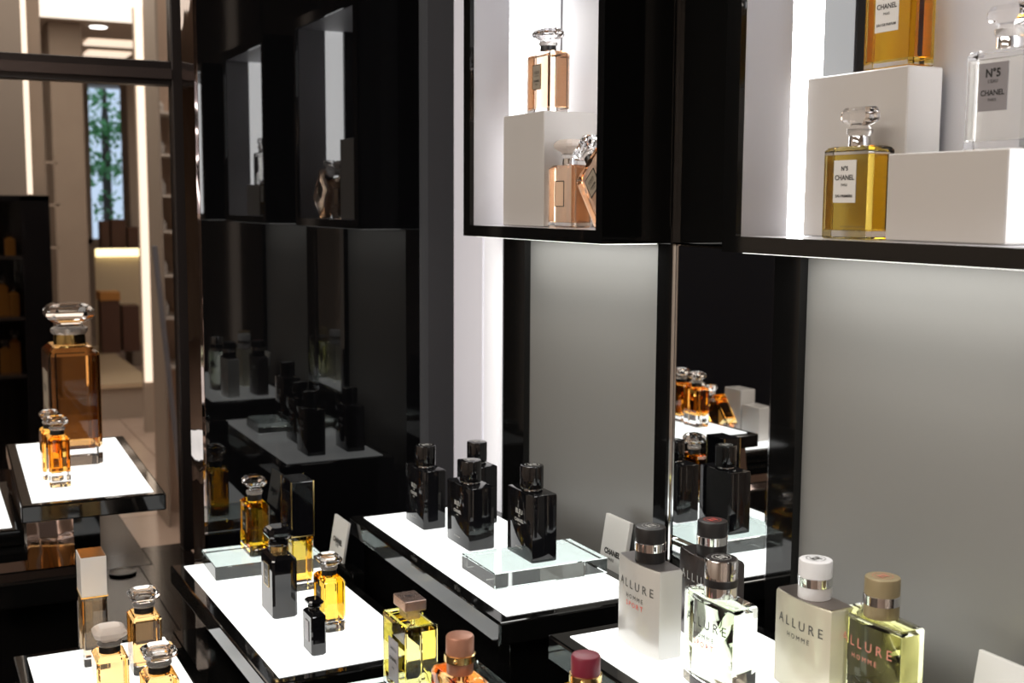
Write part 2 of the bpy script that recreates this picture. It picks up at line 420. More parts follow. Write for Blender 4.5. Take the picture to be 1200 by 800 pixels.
# ================================================================ PERFUME BOTTLES
def neckrings(prof): return prof
def crystal_stopper(t, z, sx, sy, h, m, faceted=True):
    """flat emerald-cut stopper: half sizes sx (depth) sy (width), height h, base at z"""
    c = .34*min(sx, sy)
    prof = ((0, .5), (.12, .56), (.36, .92), (.5, 1.0), (.68, 1.0), (.88, .84), (1.0, .62))
    return link('stopper', tomesh(loft([octo(sx*k, sy*k, c*k, z+h*q) for q, k in prof])), m, t)
def label_plate(t, x, y, z, w, h, m, border=None):
    bm = bmesh.new(); addbox(bm, x-.0006, x, y-w/2, y+w/2, z-h/2, z+h/2)
    o = link('label', tomesh(bm), m, t)
    if border:
        bm = bmesh.new(); b = .0011
        for (a0, a1, c0, c1) in ((-w/2-b, w/2+b, h/2, h/2+b), (-w/2-b, w/2+b, -h/2-b, -h/2), (-w/2-b, -w/2, -h/2, h/2), (w/2, w/2+b, -h/2, h/2)):
            addbox(bm, x-.0008, x, y+a0, y+a1, z+c0, z+c1)
        link('label_border', tomesh(bm), border, o)
    return o
def crystal_bottle(label, pos, d, w, hb, ht, liq, stopper=CRYSTAL, lab=None, texts=(), black=None, fill=.9, rz=0, base=.11, labm=LABBEIGE, labborder=None,
                   ring=BLACKSATIN, sw=.66, sdk=1.02, rx=0, cat='perfume bottle', bigneck=False):
    """square-shouldered bottle, faceted stopper. pos = base centre; d depth (X), w width (Y), hb body height, ht total height"""
    t = thing('perfume_bottle', pos, label, cat, rz, 'perfume bottles')
    if rx: t.rotation_euler.x = rx
    hx, hy = d*.535, w*.535; c = .10*d
    sh = .075*hb
    body = [octo(hx-.0015, hy-.0015, c, 0), octo(hx, hy, c, .0018), octo(hx, hy, c, hb-sh), octo(hx*.97, hy*.975, c, hb-sh*.72), octo(hx*.74, hy*.80, c*.8, hb-sh*.12), octo(hx*.6, hy*.66, c*.7, hb)]
    link('glass_body', tomesh(loft(body)), black or GLASS, t)
    if not black:
        g = .085*d; zb = base*hb; zt = zb+(hb-sh-zb)*fill+ (sh*.55 if fill > .97 else 0)
        link('liquid', tomesh(loft([octo(hx-g*1.5, hy-g*1.5, c*.8, zb), octo(hx-g, hy-g, c*.8, zb+.0015), octo(hx-g, hy-g, c*.8, zt)])), liq, t)
    nr = .62*hx + .001
    nh = (ht-hb)
    n1 = hb+nh*.12; n2 = hb+nh*.24; n3 = hb+nh*.44
    link('collar', tomesh(lathe([(nr, hb-.0006), (nr, n1+.0), (nr*.96, n2)], 24)), ring, t, smooth=40)
    link('neck', tomesh(lathe([(nr*1.05, n2), (nr*1.16, n2+.07*nh), (nr*1.14, n2+.14*nh), (nr*.8, n3)], 24)), black or NECK, t, smooth=40)
    crystal_stopper(t, n3-.0008, hx*sdk, hy*sw, ht-n3, black or stopper)
    if lab:
        lw, lh, lz = lab
        o = label_plate(t, -hx-.0001, 0, lz, lw, lh, labm, labborder)
        for (s, wd, dz, ink, bold) in texts: front_text(o, s, wd, -hx-.0010, 0, lz+dz, ink, bold)
    return t
def near(x, y, d, w): return (x+d/2, y+w/2)

# --- amber bottles on the raised tray
pos = near(.203, 2.15, .078, .125)
crystal_bottle('giant amber bottle with large faceted crystal stopper on the raised tray', (*pos, .0003), .078, .125, .205, .277, L_DEEP, lab=(.07, .10, .11),
               texts=(('COCO', .045, .02, INK, .02), ('CHANEL', .05, -.02, INK, .02)), base=.135, fill=.98, ring=BRASS, sw=.66, sdk=.95)
p3 = onz(60, 572.6, 0)
crystal_bottle('small amber bottle standing in front of the giant amber bottle', (p3.x+.0145, p3.y+.026, .0003), .030, .046, .082, .112, L_AMBER, base=.30, fill=1, rz=0.0,
               lab=(.02, .03, .045), labm=LABBEIGE)
crystal_bottle('second small amber bottle, hidden behind its twin at the giant bottle', (p3.x+.0095, p3.y+.088, .0003), .028, .046, .082, .112, L_AMBER, base=.16, fill=1)

# --- gold and black bottles before the end wall
coco_txt = lambda k: (('COCO', .012*k, .005*k, INKLIGHT, .02), ('CHANEL', .013*k, -.004*k, INKLIGHT, .03), ('PARIS', .006*k, -.0085*k, INKLIGHT, 0))
pos = near(.416, 1.664, .028, .054)
crystal_bottle('gold bottle with crystal stopper standing on the glass slab', (*pos, ZC+.0206), .028, .054, .077, .1135, L_GOLD, lab=(.019, .027, .047), labm=LABBLACK, labborder=BRASS, texts=coco_txt(1), base=.14, fill=1)
pos = near(.391, 1.452, .030, .054)
crystal_bottle('large black bottle with black faceted stopper on the white tray', (*pos, ZC+.0003), .030, .054, .080, .1143, None, black=BLKGLASS, ring=GOLDEDGE, lab=(.02, .028, .052), labm=LABBLACK, labborder=BRASS, texts=coco_txt(1))
pos = near(.397, 1.309, .0165, .033)
crystal_bottle('miniature black bottle with black stopper on the white tray', (*pos, ZC+.0003), .0165, .033, .050, .0655, None, black=BLKGLASS, ring=BLKGLASS, lab=(.014, .024, .027), labm=LABGREY)
pos = near(.435, 1.376, .025, .046)
crystal_bottle('short yellow bottle with crystal stopper beside the miniature black bottle', (*pos, ZC+.0003), .025, .046, .067, .0936, L_YELLOW, lab=(.017, .024, .042), labm=LABBLACK, labborder=BRASS, texts=coco_txt(.85), base=.2, fill=1)

def tall_spray(label, pos, d, w, hcap, ht, liq, capm, capedge, topm, texts=(), edges=True):
    t = thing('perfume_bottle', pos, label, 'perfume bottle', 0, 'perfume bottles')
    hx, hy = d/2, w/2
    link('glass_body', tomesh(loft([rrect(hx-.001, hy-.001, .002, 0, 2), rrect(hx-.0005, hy-.0005, .002, .0012, 2), rrect(hx-.0005, hy-.0005, .002, hcap-.001, 2)])), GLASS, t)
    link('liquid', tomesh(loft([rrect(hx-.003, hy-.003, .0015, .012, 2), rrect(hx-.003, hy-.003, .0015, hcap-.006, 2)])), liq, t)
    bm = bmesh.new(); addbox(bm, -hx, hx, -hy, hy, hcap, ht-.0006); bevel(bm, .0009, 2); cp = link('cap', tomesh(bm), capm, t)
    bm = bmesh.new(); e = .0007
    addbox(bm, -hx-e, hx+e, -hy-e, hy+e, hcap-.0008, hcap+.0006)
    for sx in (-1, 1) if edges else ():
        for sy in (-1, 1): addbox(bm, sx*hx-e, sx*hx+e, sy*hy-e, sy*hy+e, hcap, ht)
    link('gold_edging', tomesh(bm), capedge, cp)
    bm = bmesh.new(); addbox(bm, -hx+.0008, hx-.0008, -hy+.0008, hy-.0008, ht-.0008, ht); link('cap_top', tomesh(bm), topm, cp)
    for (s, wd, z, ink) in texts: front_text(t, s, wd, -hx-.0004, 0, z, ink)
    return t
pos = near(.443, 1.546, .031, .048)
tall_spray('tall yellow bottle with glossy black gold-edged cap behind the black bottle', (*pos, ZC+.0003), .031, .048, .0765, .152, L_YELLOW, BLKGLASS, GOLDEDGE, BLKGLASS)
pos = near(.177, 1.588, .032, .046)
tall_spray('tall clear bottle with long pearl white cap and amber top', (*pos, ZF+.0003), .032, .046, .093, .1465, liquid('pale_beige_perfume', (.95, .80, .62)), CAPPEARL, GOLDEDGE, mat('amber_cap_top', (.34, .15, .03), .15, metal=.7), edges=False)

# --- amber bottles on the low tray
for lab_, px, py, st, liq in (('squat apricot bottle with milky frosted stopper on the low tray', 128, 741, FROST, L_APRICOT),
                            ('apricot bottle with crystal stopper at the far corner of the low tray', 168, 697, CRYSTAL, L_APRICOT),
                            ('apricot bottle with crystal stopper beside the frosted stopper bottle', 186, 764, CRYSTAL, L_APRICOT)):
    q = onz(px, py, ZF+.098)
    crystal_bottle(lab_, (q.x, q.y, ZF+.0003), .034, .048, .076, .1075, liq, stopper=st, base=.16, fill=1, sw=.74, sdk=1.02)

# --- peach bottles in the box by the end wall
coco2 = (('COCO', .014, .006, INK, .02), ('MADEMOISELLE', .013, .0015, INK, 0), ('CHANEL', .015, -.005, INK, .03), ('PARIS', .007, -.0095, INK, 0))
crystal_bottle('peach bottle with crystal stopper on the tall white block', (*near(.765, 1.426, .031, .061), .5724), .031, .061, .082, .114, L_PEACH, lab=(.022, .031, .048), texts=coco2, labborder=BRASS, base=.08, fill=1)
crystal_bottle('peach bottle with blank framed label on the floor of the wall box', (*near(.75, 1.332, .027, .062), ZI+.0004), .027, .062, .08, .113, L_PEACH, stopper=FROST, ring=CHROME, base=.08, fill=1,
               lab=(.022, .031, .043), labm=mat('peach_label', (.75, .52, .36), .5), labborder=LABBLACK)
tl = math.radians(40)
cz = ZI + .03*math.sin(tl) + .0006
crystal_bottle('peach bottle tipped over against the blank label bottle', (.757, 1.243, cz), .022, .06, .08, .113, L_PEACH, lab=(.024, .024, .047), texts=tuple((a, b, c*.75, d_, e) for a, b, c, d_, e in coco2), labborder=LABBLACK, base=.08, fill=1, rx=-tl)

# --- reflected display: tilted amber bottle, upright amber bottle and white blocks on the side tray
bx, by = FLT.x-.12, FLT.y+.06
cz = ZFL + .03*math.sin(tl) + .0006
crystal_bottle('amber bottle tipped over on the side tray beside white blocks', (FLT.x-.075, FLT.y+.10, cz), .03, .06, .08, .113, L_AMBER, base=.2, fill=1, rx=-tl)
crystal_bottle('upright amber bottle on the side tray behind the tipped one', (FLT.x-.085, FLT.y+.225, ZFL+.0004), .03, .06, .08, .113, L_AMBER, base=.1, fill=1)
block('white block standing on the side tray, lower of two', FLT.x-.165, FLT.x-.125, FLT.y+.05, FLT.y+.11, ZFL, ZFL+.075)
block('white block standing on the side tray, taller of two', FLT.x-.165, FLT.x-.125, FLT.y+.115, FLT.y+.175, ZFL, ZFL+.105)

# --- label bottles in the second wall box
def label_bottle(label, pos, d, w, hb, ht, liq, labm, texts, foot=None):
    t = thing('perfume_bottle', pos, label, 'perfume bottle', 0, 'perfume bottles')
    hx, hy = d/2, w/2; c = .12*d
    body = [octo(hx-.001, hy-.001, c, 0), octo(hx, hy, c, .0012), octo(hx, hy, c, hb-.004), octo(hx-.002, hy-.002, c, hb-.0012), octo(hx-.005, hy-.005, c, hb)]
    link('glass_body', tomesh(loft(body)), GLASS, t)
    g = .0022
    link('liquid', tomesh(loft([octo(hx-g-.001, hy-g-.001, c, .0075), octo(hx-g, hy-g, c, .0085), octo(hx-g, hy-g, c, hb-.0075)])), liq, t)
    r = .0095
    link('collar', tomesh(lathe([(r, hb-.0004), (r, hb+.0085), (r*.96, hb+.009)])), CHROME, t, smooth=40)
    bm = lathe([(r*1.0, hb+.009), (r*1.2, hb+.0115), (r*1.2, hb+.015), (r*.8, hb+.0185)]); link('neck', tomesh(bm), NECK, t, smooth=40)
    h0 = hb+.018; sx, sy = .0085, .0205
    link('stopper', tomesh(loft([octo(sx*.55, sy*.5, .003, h0), octo(sx, sy*.86, .005, h0+.003), octo(sx, sy, .005, h0+.006), octo(sx, sy, .005, ht-.005), octo(sx*.8, sy*.88, .005, ht)])), CRYSTAL, t)
    lw, lh = .0285, .0375; lz = hb*.62
    o = label_plate(t, -hx-.0001, 0, lz, lw, lh, labm)
    for (s, wd, dz, bold) in texts: front_text(o, s, wd, -hx-.0010, 0, lz+dz, INK, bold)
    if foot:
        for (s, wd, z) in foot: front_text(t, s, wd, -hx-.0004, -hy*.35, z, INKGREY)
    return t
label_bottle('gold bottle with white label standing on the floor of the second box', (*near(.745, .799, .03, .063), ZI+.0004), .03, .063, .082, .116, liquid('light_gold_perfume', (.93, .75, .20)), LABWHITE,
             (('N\u00b05', .0085, .0115, .03), ('CHANEL', .0245, .0035, .018), ('PARIS', .008, -.003, 0), ('EAU PREMI\u00c8RE', .0215, -.0125, .02)), foot=(('NATURAL SPRAY VAPORISATEUR', .030, .011), ('100 ml 3.4 FL. OZ.', .025, .0075)))
label_bottle('deep gold bottle with white label on the tall block of the second box', (*near(.789, .802, .03, .062), .5734), .03, .062, .082, .116, L_GOLD, LABWHITE,
             (('N\u00b05', .0095, .0115, .03), ('CHANEL', .0245, .0035, .018), ('PARIS', .008, -.003, 0), ('EAU DE PARFUM', .0235, -.0125, .02)))
label_bottle('clear bottle with silver grey label on the low white block', (*near(.768, .6605, .03, .062), .4954), .03, .062, .079, .113, liquid('clear_perfume', (.99, .985, .95)), LABGREY,
             (('N\u00b05', .0145, .011, .03), ("L'EAU", .0095, .0045, 0), ('CHANEL', .0235, -.0045, .018), ('PARIS', .008, -.010, 0)))

# --- four black square bottles
def black_square(label, cx, cy, z, hx=.0172, hy=.0335):
    rz = 0
    t = thing('perfume_bottle', (cx, cy, z), label, 'perfume bottle', rz, 'black square bottles')
    hb, ht = .083, .1135
    body = [rrect(hx-.0012, hy-.0012, .0022, 0, 2), rrect(hx, hy, .0025, .0012, 2), rrect(hx, hy, .0025, hb-.002, 2), rrect(hx-.0006, hy-.0006, .0022, hb-.0006, 2), rrect(hx-.002, hy-.002, .002, hb, 2)]
    link('glass_body', tomesh(loft(body)), BLUEBLK, t, smooth=30)
    link('collar', tomesh(lathe([(.0115, hb-.0004), (.0115, hb+.0018), (.0105, hb+.002)])), CHROME, t, smooth=40)
    cap = link('cap', tomesh(lathe([(.0125, hb+.0018), (.0140, hb+.0022), (.0144, hb+.004), (.0144, ht-.0018), (.0138, ht-.0004), (.0125, ht)], 40)), BLKGLASS, t, smooth=30)
    emblem(cap, ht+.0003, .0105, INKLIGHT)
    for s, wd, zz, b in (('BLEU', .018, .057, .008), ('DE', .0045, .0515, 0), ('CHANEL', .0235, .046, .012), ('PARIS', .006, .041, 0), ('EAU DE PARFUM', .018, .012, 0)):
        front_text(t, s, wd, -hx-.0004, 0, zz, INKLIGHT, b)
    return t
black_square('black square bottle at the back of the tray, beside the end wall', *near(.620, 1.511, .033, .065), .0003)
black_square('black square bottle standing on the tray just behind the glass slab', *near(.634, 1.390, .037, .071), .0003, .0187, .0365)
q = onz(559, 517, .1135)
black_square('black square bottle behind the others, against the white column', q.x, q.y, .0003)
black_square('black square bottle raised on the glass slab', *near(.6525, 1.247, .034, .069), .0206, .0172, .0345)

# --- wide bowed colognes
def bowed(hx, hy, bow, z, n=10, ins=0):
    pts = []
    hx -= ins; hy -= ins
    for i in range(n+1):
        y = -hy + 2*hy*i/n; pts.append((hx + bow*.35*(1-(y/hy)**2), y, z))
    for i in range(n+1):
        y = hy - 2*hy*i/n; pts.append((-hx - bow*(1-(y/hy)**2), y, z))
    return pts
def cologne(label, cx, cy, z, kind, texts, capstyle):
    t = thing('cologne_bottle', (cx, cy, z), label, 'perfume bottle', 0, 'wide cologne bottles')
    hx, hy, bow, hb, ht = .0125, .0365, .0052, .087, .1215
    cf = lambda y: -hx - bow*(1-min(1, abs(y)/hy)**2)
    m, liq, top = kind
    def edge(ins, zz): return bowed(hx, hy, bow, zz, 10, ins)
    o = link('glass_body' if liq else 'body', tomesh(loft([edge(.0012, 0), edge(0, .0012), edge(0, hb-.0022), edge(.0008, hb-.0006), edge(.002, hb)])), m, t, smooth=32)
    if liq: link('liquid', tomesh(loft([edge(.0045, .009), edge(.0032, .0105), edge(.0032, hb-.0065)])), liq, t, smooth=32)
    else:
        link('top_plate', tomesh(loft([edge(.0011, hb-.0004), edge(.0011, hb+.0003)])), top, t)
    main, band, emb, order = capstyle
    r = .0147
    c = link('cap', tomesh(lathe([(r-.001, hb), (r, hb+.0006), (r, hb+.0112)], 40)), main if order == 'band' else band, t, smooth=30)
    b = link('cap_band', tomesh(lathe([(r, hb+.0112), (r+.0006, hb+.0115), (r+.0006, hb+.0195), (r, hb+.0198)] if order == 'band' else [(r, hb+.0098), (r+.0004, hb+.010), (r+.0004, hb+.0165), (r, hb+.0168)], 40)), band if order == 'band' else main, c, smooth=30)
    s0 = .0198 if order == 'band' else .0168
    u = link('cap_top', tomesh(lathe([(r, hb+s0), (r, ht-.0012), (r-.0005, ht-.0003), (r-.0015, ht)], 40)), main if order == 'band' else band, c, smooth=30)
    if order != 'band':
        link('cap_disc', tomesh(lathe([(r-.0016, ht-.0002), (r-.0016, ht+.0004)], 40)), GRAPH, c)
    emblem(c, ht+.0006, .0098, emb)
    for s, wd, zz, ink, b_ in texts: front_text(t, spaced(s), wd, 0, 0, zz, ink, b_, cf)
    return t
ZT = ZR+.0003
def cap_at(px, py): q = onz(px, py, ZR+.1215); return q.x, q.y
sport = lambda a, b_: (('ALLURE', .058, .064, a, 0), ('HOMME', .029, .052, a, 0), ('SPORT', .029, .0445, b_, .004))
cologne('silver cologne bottle with black chrome-banded cap on the wide tray', *cap_at(762.6, 616.5), ZT, (SILVER, None, SILVERTOP), sport(INKGREY, INKRED), (CAPBLK, CHROME, INKLIGHT, 'band'))
cologne('dark graphite cologne bottle with red emblem on its black cap', *cap_at(835, 609.5), ZT, (GRAPH, None, GRAPH), (('ALLURE', .058, .064, INKLIGHT, 0), ('HOMME', .029, .052, INKLIGHT, 0), ('SPORT', .029, .0445, INKLIGHT, 0)), (CAPBLK, CHROME, INKRED, 'band'))
cologne('clear cologne bottle with chrome cap and black band', *cap_at(845.5, 653.5), ZT, (GLASS, L_CLEAR, None), sport(INK, INKRED), (CAPBLK, CHROME, INKLIGHT, 'chrome'))
cologne('champagne cologne bottle with white chrome-banded cap', *cap_at(956, 655), ZT, (CREAM, None, CREAMTOP), (('ALLURE', .058, .064, INKGREY, 0), ('HOMME', .029, .052, INKGREY, 0)), (CAPWHITE, CHROME, INKGREY, 'band'))
cologne('yellow-green cologne bottle with olive bronze cap', *cap_at(1034.5, 675.5), ZT, (GLASS, L_GREEN, None), (('ALLURE', .058, .064, INKROSE, 0), ('HOMME', .029, .052, INKROSE, 0)), (CAPTAN, CHROME, INKROSE, 'band'))

# --- lemon square bottle with rose-gold square cap
ZS = ZM+.0204
q = onz(475, 737, ZS+.088)
d_, w_ = .035, .064
t = thing('perfume_bottle', (q.x+d_/2, q.y+w_/2, ZS), 'lemon yellow square bottle with square rose-gold cap on the wide glass slab', 'perfume bottle', 0, 'perfume bottles')
hx, hy = d_/2, w_/2; hb = .088
link('glass_body', tomesh(loft([rrect(hx-.001, hy-.001, .0015, 0, 2), rrect(hx, hy, .0015, .001, 2), rrect(hx, hy, .0015, hb-.001, 2), rrect(hx-.001, hy-.001, .001, hb, 2)])), GLASS, t)
bm = bmesh.new()
link('liquid', tomesh(loft([rrect(hx-.0055, hy-.0055, .0012, .014, 2), rrect(hx-.0018, hy-.0018, .0012, .030, 2), rrect(hx-.0018, hy-.0018, .0012, hb-.006, 2), rrect(hx-.005, hy-.007, .0012, hb-.0025, 2)])), L_LEMON, t)
bm = bmesh.new(); addbox(bm, -.0075, .0075, -.0105, .0105, hb, hb+.0105); bevel(bm, .0006, 1); link('collar', tomesh(bm), CAPROSE, t)
bm = bmesh.new(); addbox(bm, -.0115, .0115, -.0165, .0165, hb+.0105, hb+.0215); bevel(bm, .0008, 2); cp = link('cap', tomesh(bm), CAPROSE, t)
emblem(cp, hb+.0219, .007, SILVERTOP, ring=True)
o = label_plate(t, -hx-.0001, .0, .045, .027, .044, LABGREY)
for s, wd, zz, b in (('GABRIELLE', .018, .012, 0), ('CHANEL', .02, .001, .03), ('PARIS', .007, -.008, 0)): front_text(o, s, wd, -hx-.0010, .0, .045+zz, INK, b)

# --- flat bottles with round caps
def round_cap_bottle(label, px, py, capm, liq, texts):
    ht = .125
    q = onz(px, py, ZS+ht)
    t = thing('perfume_bottle', (q.x, q.y, ZS), label, 'perfume bottle', 0, 'perfume bottles')
    hx, hy, hb = .0155, .034, .0905
    R = [(hx-.001, hy-.001, 0), (hx, hy, .001), (hx, hy, hb-.016), (hx*.99, hy*.97, hb-.006), (hx*.93, hy*.88, hb-.0015), (hx*.8, hy*.6, hb)]
    link('glass_body', tomesh(loft([rrect(a, b, min(a, b)*.35, z, 4) for a, b, z in R])), GLASS, t, smooth=50)
    link('liquid', tomesh(loft([rrect(a-.0025, b-.0025, min(a, b)*.3, z, 4) for a, b, z in ((hx, hy, .008), (hx, hy, hb-.017), (hx*.98, hy*.95, hb-.0085), (hx*.92, hy*.86, hb-.0045))])), liq, t, smooth=50)
    r = .0128
    c = link('cap', tomesh(lathe([(r-.0012, hb-.0005), (r-.0008, hb+.001), (r-.0008, hb+.0105)], 40)), capm, t, smooth=30)
    link('gold_band', tomesh(lathe([(r-.0008, hb+.0105), (r+.0012, hb+.011), (r+.0012, hb+.0175), (r-.0004, hb+.018)], 40)), GOLDEDGE, c, smooth=30)
    link('cap_top', tomesh(lathe([(r-.0002, hb+.018), (r-.0002, ht-.002), (r-.0012, ht-.0004), (r-.003, ht)], 40)), capm, c, smooth=40)
    bm = bmesh.new(); bmesh.ops.create_uvsphere(bm, u_segments=12, v_segments=8, radius=.0022, matrix=Matrix.Translation((-.009, -.0105, hb+.0143))); link('bead', tomesh(bm), GOLDEDGE, c, smooth=60)
    for s, wd, zz in texts: front_text(t, s, wd, -hx-.0006, 0, zz, INK)
    return t
round_cap_bottle('apricot bottle with round copper cap and gold band', 539, 743, CAPCOPPER, liquid('orange_perfume', (1, .60, .30)), ())
round_cap_bottle('amber bottle with round burgundy cap and gold band', 686.5, 766, CAPBURG, L_GOLD, ())

# ================================================================ CARDS
def card(label, TL, width, xtop, z0, lean, thick, text=True, strip=False):
    """upright card stand facing the aisle and leaning back; TL top corner, xtop its X, z0 base"""
    q = onx(*TL, xtop); height = (q.z-z0)/math.cos(lean)
    t = thing('card_stand', (q.x-height*math.sin(lean), q.y-width/2, z0+.0005), label, 'card')
    t.rotation_euler.y = lean
    bm = bmesh.new(); addbox(bm, 0, thick, -width/2, width/2, .0, height); bevel(bm, .0006, 1)
    link('card', tomesh(bm), CARDW, t)
    bm = bmesh.new(); addbox(bm, thick+.0006, thick+.0016, -width/2, width/2, 0, height*.985); link('backing_plate', tomesh(bm), GLASS, t)
    if text:
        front_text(t, 'CHANEL', width*.66, -.0005, 0, height*.44, INK, .04)
        front_text(t, 'PARIS', width*.22, -.0005, 0, height*.33, INK, .01)
    if strip:
        bm = bmesh.new(); addbox(bm, -.0006, 0, -width/2, width/2, .0, .0045); link('black_foot_strip', tomesh(bm), INK, t)
    return t
card('grey white leaning card stand in the gap beside the gold bottles tray', (392.3, 602), .061, .545, -.065, .17, .0042)
plinth('narrow black ledge holding the card beside the gold bottles tray', .5335, .5515, 1.56, 1.69, -.0655, z0=-.17, bev=.001)
card('pale leaning card stand against the grey panel behind the glass slab', (710.2, 601), .058, .795, -.0285, .16, .006, strip=True)
card('blank pale card at the end of the wide colognes tray', (1147, 761), .058, .79, ZR-.0285, .17, .005, text=False)

# ================================================================ BEYOND THE GLASS
def at(px, py, Y): return ony(px, py, Y)
def pbox(name, px0, px1, py0, py1, Y, depth, m, parent=None, bev=0):
    a = at(px0, py0, Y); b = at(px1, py1, Y)
    return box(name, a.x, at(px1, py0, Y).x, Y, Y+depth, b.z, a.z, m, parent, bev)
WARM = mat('warm_led_strip', (1, .9, .8), .4, emit=(1, .80, .62), es=1.05)
COVE = mat('warm_cove_light', (1, .9, .8), .4, emit=(1, .88, .74), es=1.3)
GLOWC = mat('warm_lamp_glow', (1, .9, .7), .4, emit=(1, .82, .45), es=2.2)
# tall cabinet with pale upper panel
t = thing('tall_cabinet', (at(0, 0, 5).x, 5, FLOOR), 'tall black cabinet with pale upper panel behind the glass', 'cabinet')
x0, x1, x2 = at(-60, 200, 5).x, at(31, 200, 5).x, at(60, 300, 5).x
zc = at(30, 229, 5).z
part_box(t, 'upper_panel', x0, x1, 5, 5.3, zc, CEIL-.002, TAUPE2)
part_box(t, 'light_strip', x1, at(37.5, 200, 5).x, 5, 5.04, zc+.005, CEIL-.002, WARM)
part_box(t, 'side_board', at(37.6, 200, 5).x, x2, 5.1, 5.3, zc, CEIL-.002, TAUPE)
CAB = mat('black_cabinet_gloss', (.012, .011, .012), .15)
part_box(t, 'back_board', x0, x2, 5.26, 5.3, FLOOR, zc, CAB)
part_box(t, 'side_board', at(26, 300, 5).x, x2, 5, 5.25, FLOOR, zc-.001, CAB)
part_box(t, 'top_board', x0, x2, 5, 5.25, zc-.02, zc, CAB)
for py in (300, 372, 440): part_box(t, 'shelf', x0, at(26, 300, 5).x, 5.0, 5.25, at(10, py, 5).z-.012, at(10, py, 5).z, GREY_EDGE)
AMB = mat('amber_glass_dim', (.5, .22, .05), .1, ior=1.45, trans=.5)
for px, py, hh, lb in ((4, 372, .16, 'taller amber bottle on the middle shelf'), (17, 372, .12, 'shorter amber bottle on the middle shelf'), (7, 440, .13, 'shorter amber bottle on the bottom shelf'),
                       (19, 440, .17, 'taller amber bottle on the bottom shelf'), (12, 300, .09, 'lone small amber bottle on the top shelf')):
    q = at(px, py, 5.1); zz = at(10, py, 5).z+.0005
    t = thing('amber_bottle', (q.x, 5.1, zz), lb+' of the tall black cabinet', 'bottle', group='bottles in the far black cabinet')
    link('glass_body', tomesh(loft([octo(.02, .018, .004, 0), octo(.02, .018, .004, hh*.7), octo(.008, .008, .003, hh*.78)])), AMB, t)
    link('stopper', tomesh(loft([octo(.006, .006, .002, hh*.78), octo(.013, .012, .004, hh*.86), octo(.012, .011, .004, hh)])), CRYSTAL, t)
# pillars
def pillar(label, px0, px1, Y, depth, m):
    a, b = at(px0, 300, Y).x, at(px1, 300, Y).x
    t = thing('pillar', ((a+b)/2, Y, FLOOR), label, 'pillar', group='pillars beyond the glass')
    part_box(t, 'shaft', a, b, Y, Y+depth, FLOOR, CEIL-.001, m, .01)
    part_box(t, 'foot', a-.02, b+.02, Y-.02, Y+depth+.02, FLOOR, FLOOR+.12, m, .005)
    return t
pillar('broad taupe pillar between the black cabinet and the window', 66, 104, 9.0, .4, TAUPE)
pillar('pale warm grey pillar partly behind the black cabinet', 36, 63, 9.6, .4, TAUPE2)
pillar('beige pillar between the window and the light strip', 154, 176, 11.5, .4, TAUPE2)
# thin picture rails on the pillar wall
t = thing('wire_frame', (at(52, 300, 8.6).x, 8.6, FLOOR), 'thin grey metal display frame in front of the pale pillar', 'frame')
for px in (40, 70): part_box(t, 'upright', at(px, 300, 8.6).x-.008, at(px, 300, 8.6).x+.008, 8.6, 8.62, FLOOR, at(px, 190, 8.6).z, TAUPE)
for py in (190, 240, 290): part_box(t, 'crossbar', at(40, py, 8.6).x, at(70, py, 8.6).x, 8.6, 8.62, at(55, py, 8.6).z-.008, at(55, py, 8.6).z+.008, TAUPE)
# low platform, backlit screen and cartons
yp = 8.6
t = thing('platform', (at(150, 480, yp).x, yp, FLOOR), 'low pale platform before the glowing cream screen', 'platform')
zp = at(150, 449, yp).z
part_box(t, 'deck', at(112, 460, yp).x, at(181, 460, yp).x, yp, 12.0, zp-.03, zp, mat('cream_platform_top', (.66, .52, .36), .25))
part_box(t, 'skirting', at(112, 460, yp).x+.02, at(181, 460, yp).x-.02, yp+.03, 11.98, FLOOR, zp-.03, TAUPE2)
CRM = mat('cream_screen', (.72, .6, .42), .5)
ys = 11.0
t = thing('screen', (at(145, 380, ys).x, ys, zp), 'cream screen lit warmly along its top edge', 'screen')
part_box(t, 'panel', at(112, 330, ys).x, at(180, 330, ys).x, ys, ys+.05, zp, at(145, 292, ys).z, CRM)
part_box(t, 'light_bar', at(113, 330, ys).x, at(177, 330, ys).x, ys-.04, ys-.002, at(145, 300, ys).z, at(145, 291, ys).z, GLOWC)
BRN = mat('brown_carton', (.10, .045, .03), .6); ORG = mat('orange_carton_top', (.55, .25, .06), .6)
def carton(label, px0, px1, ptop, Y, z0, top=None, dep=.22):
    a, b = at(px0, 350, Y).x, at(px1, 350, Y).x
    t = thing('carton', ((a+b)/2, Y, z0+.0005), label, 'box', group='cartons on the far platform')
    z1 = at((px0+px1)/2, ptop, Y).z
    part_box(t, 'body', a, b, Y, Y+dep, z0+.0005, z1, BRN, .004)
    if top: part_box(t, 'lid', a-.006, b+.006, Y-.006, Y+dep+.006, z1, z1+.07, top, .003)
carton('brown carton with orange lid on the far platform', 118, 140, 352, 10.4, zp, ORG)
carton('low dark carton without lid on the far platform', 143, 163, 358, 10.45, zp)
carton('dark carton behind the screen with slanted neighbours', 121, 131, 259, 11.25, zp, dep=.18)
carton('wide dark carton behind the glowing screen', 133, 150, 257, 11.25, zp, dep=.18)
carton('tall dark carton at the strip end of the screen', 152, 165, 266, 11.25, zp, dep=.18)
# vertical light strip post
a = at(163.5, 200, 8.0).x; b = at(172, 200, 8.0).x
t = thing('light_post', (a, 8, FLOOR), 'tall slim post with glowing peach light strip', 'lamp')
part_box(t, 'light_strip', a, b, 8.0, 8.03, at(168, 448, 8).z, CEIL-.001, WARM)
part_box(t, 'post', a-.005, b+.012, 8.03, 8.08, FLOOR, CEIL-.001, TAUPE2)
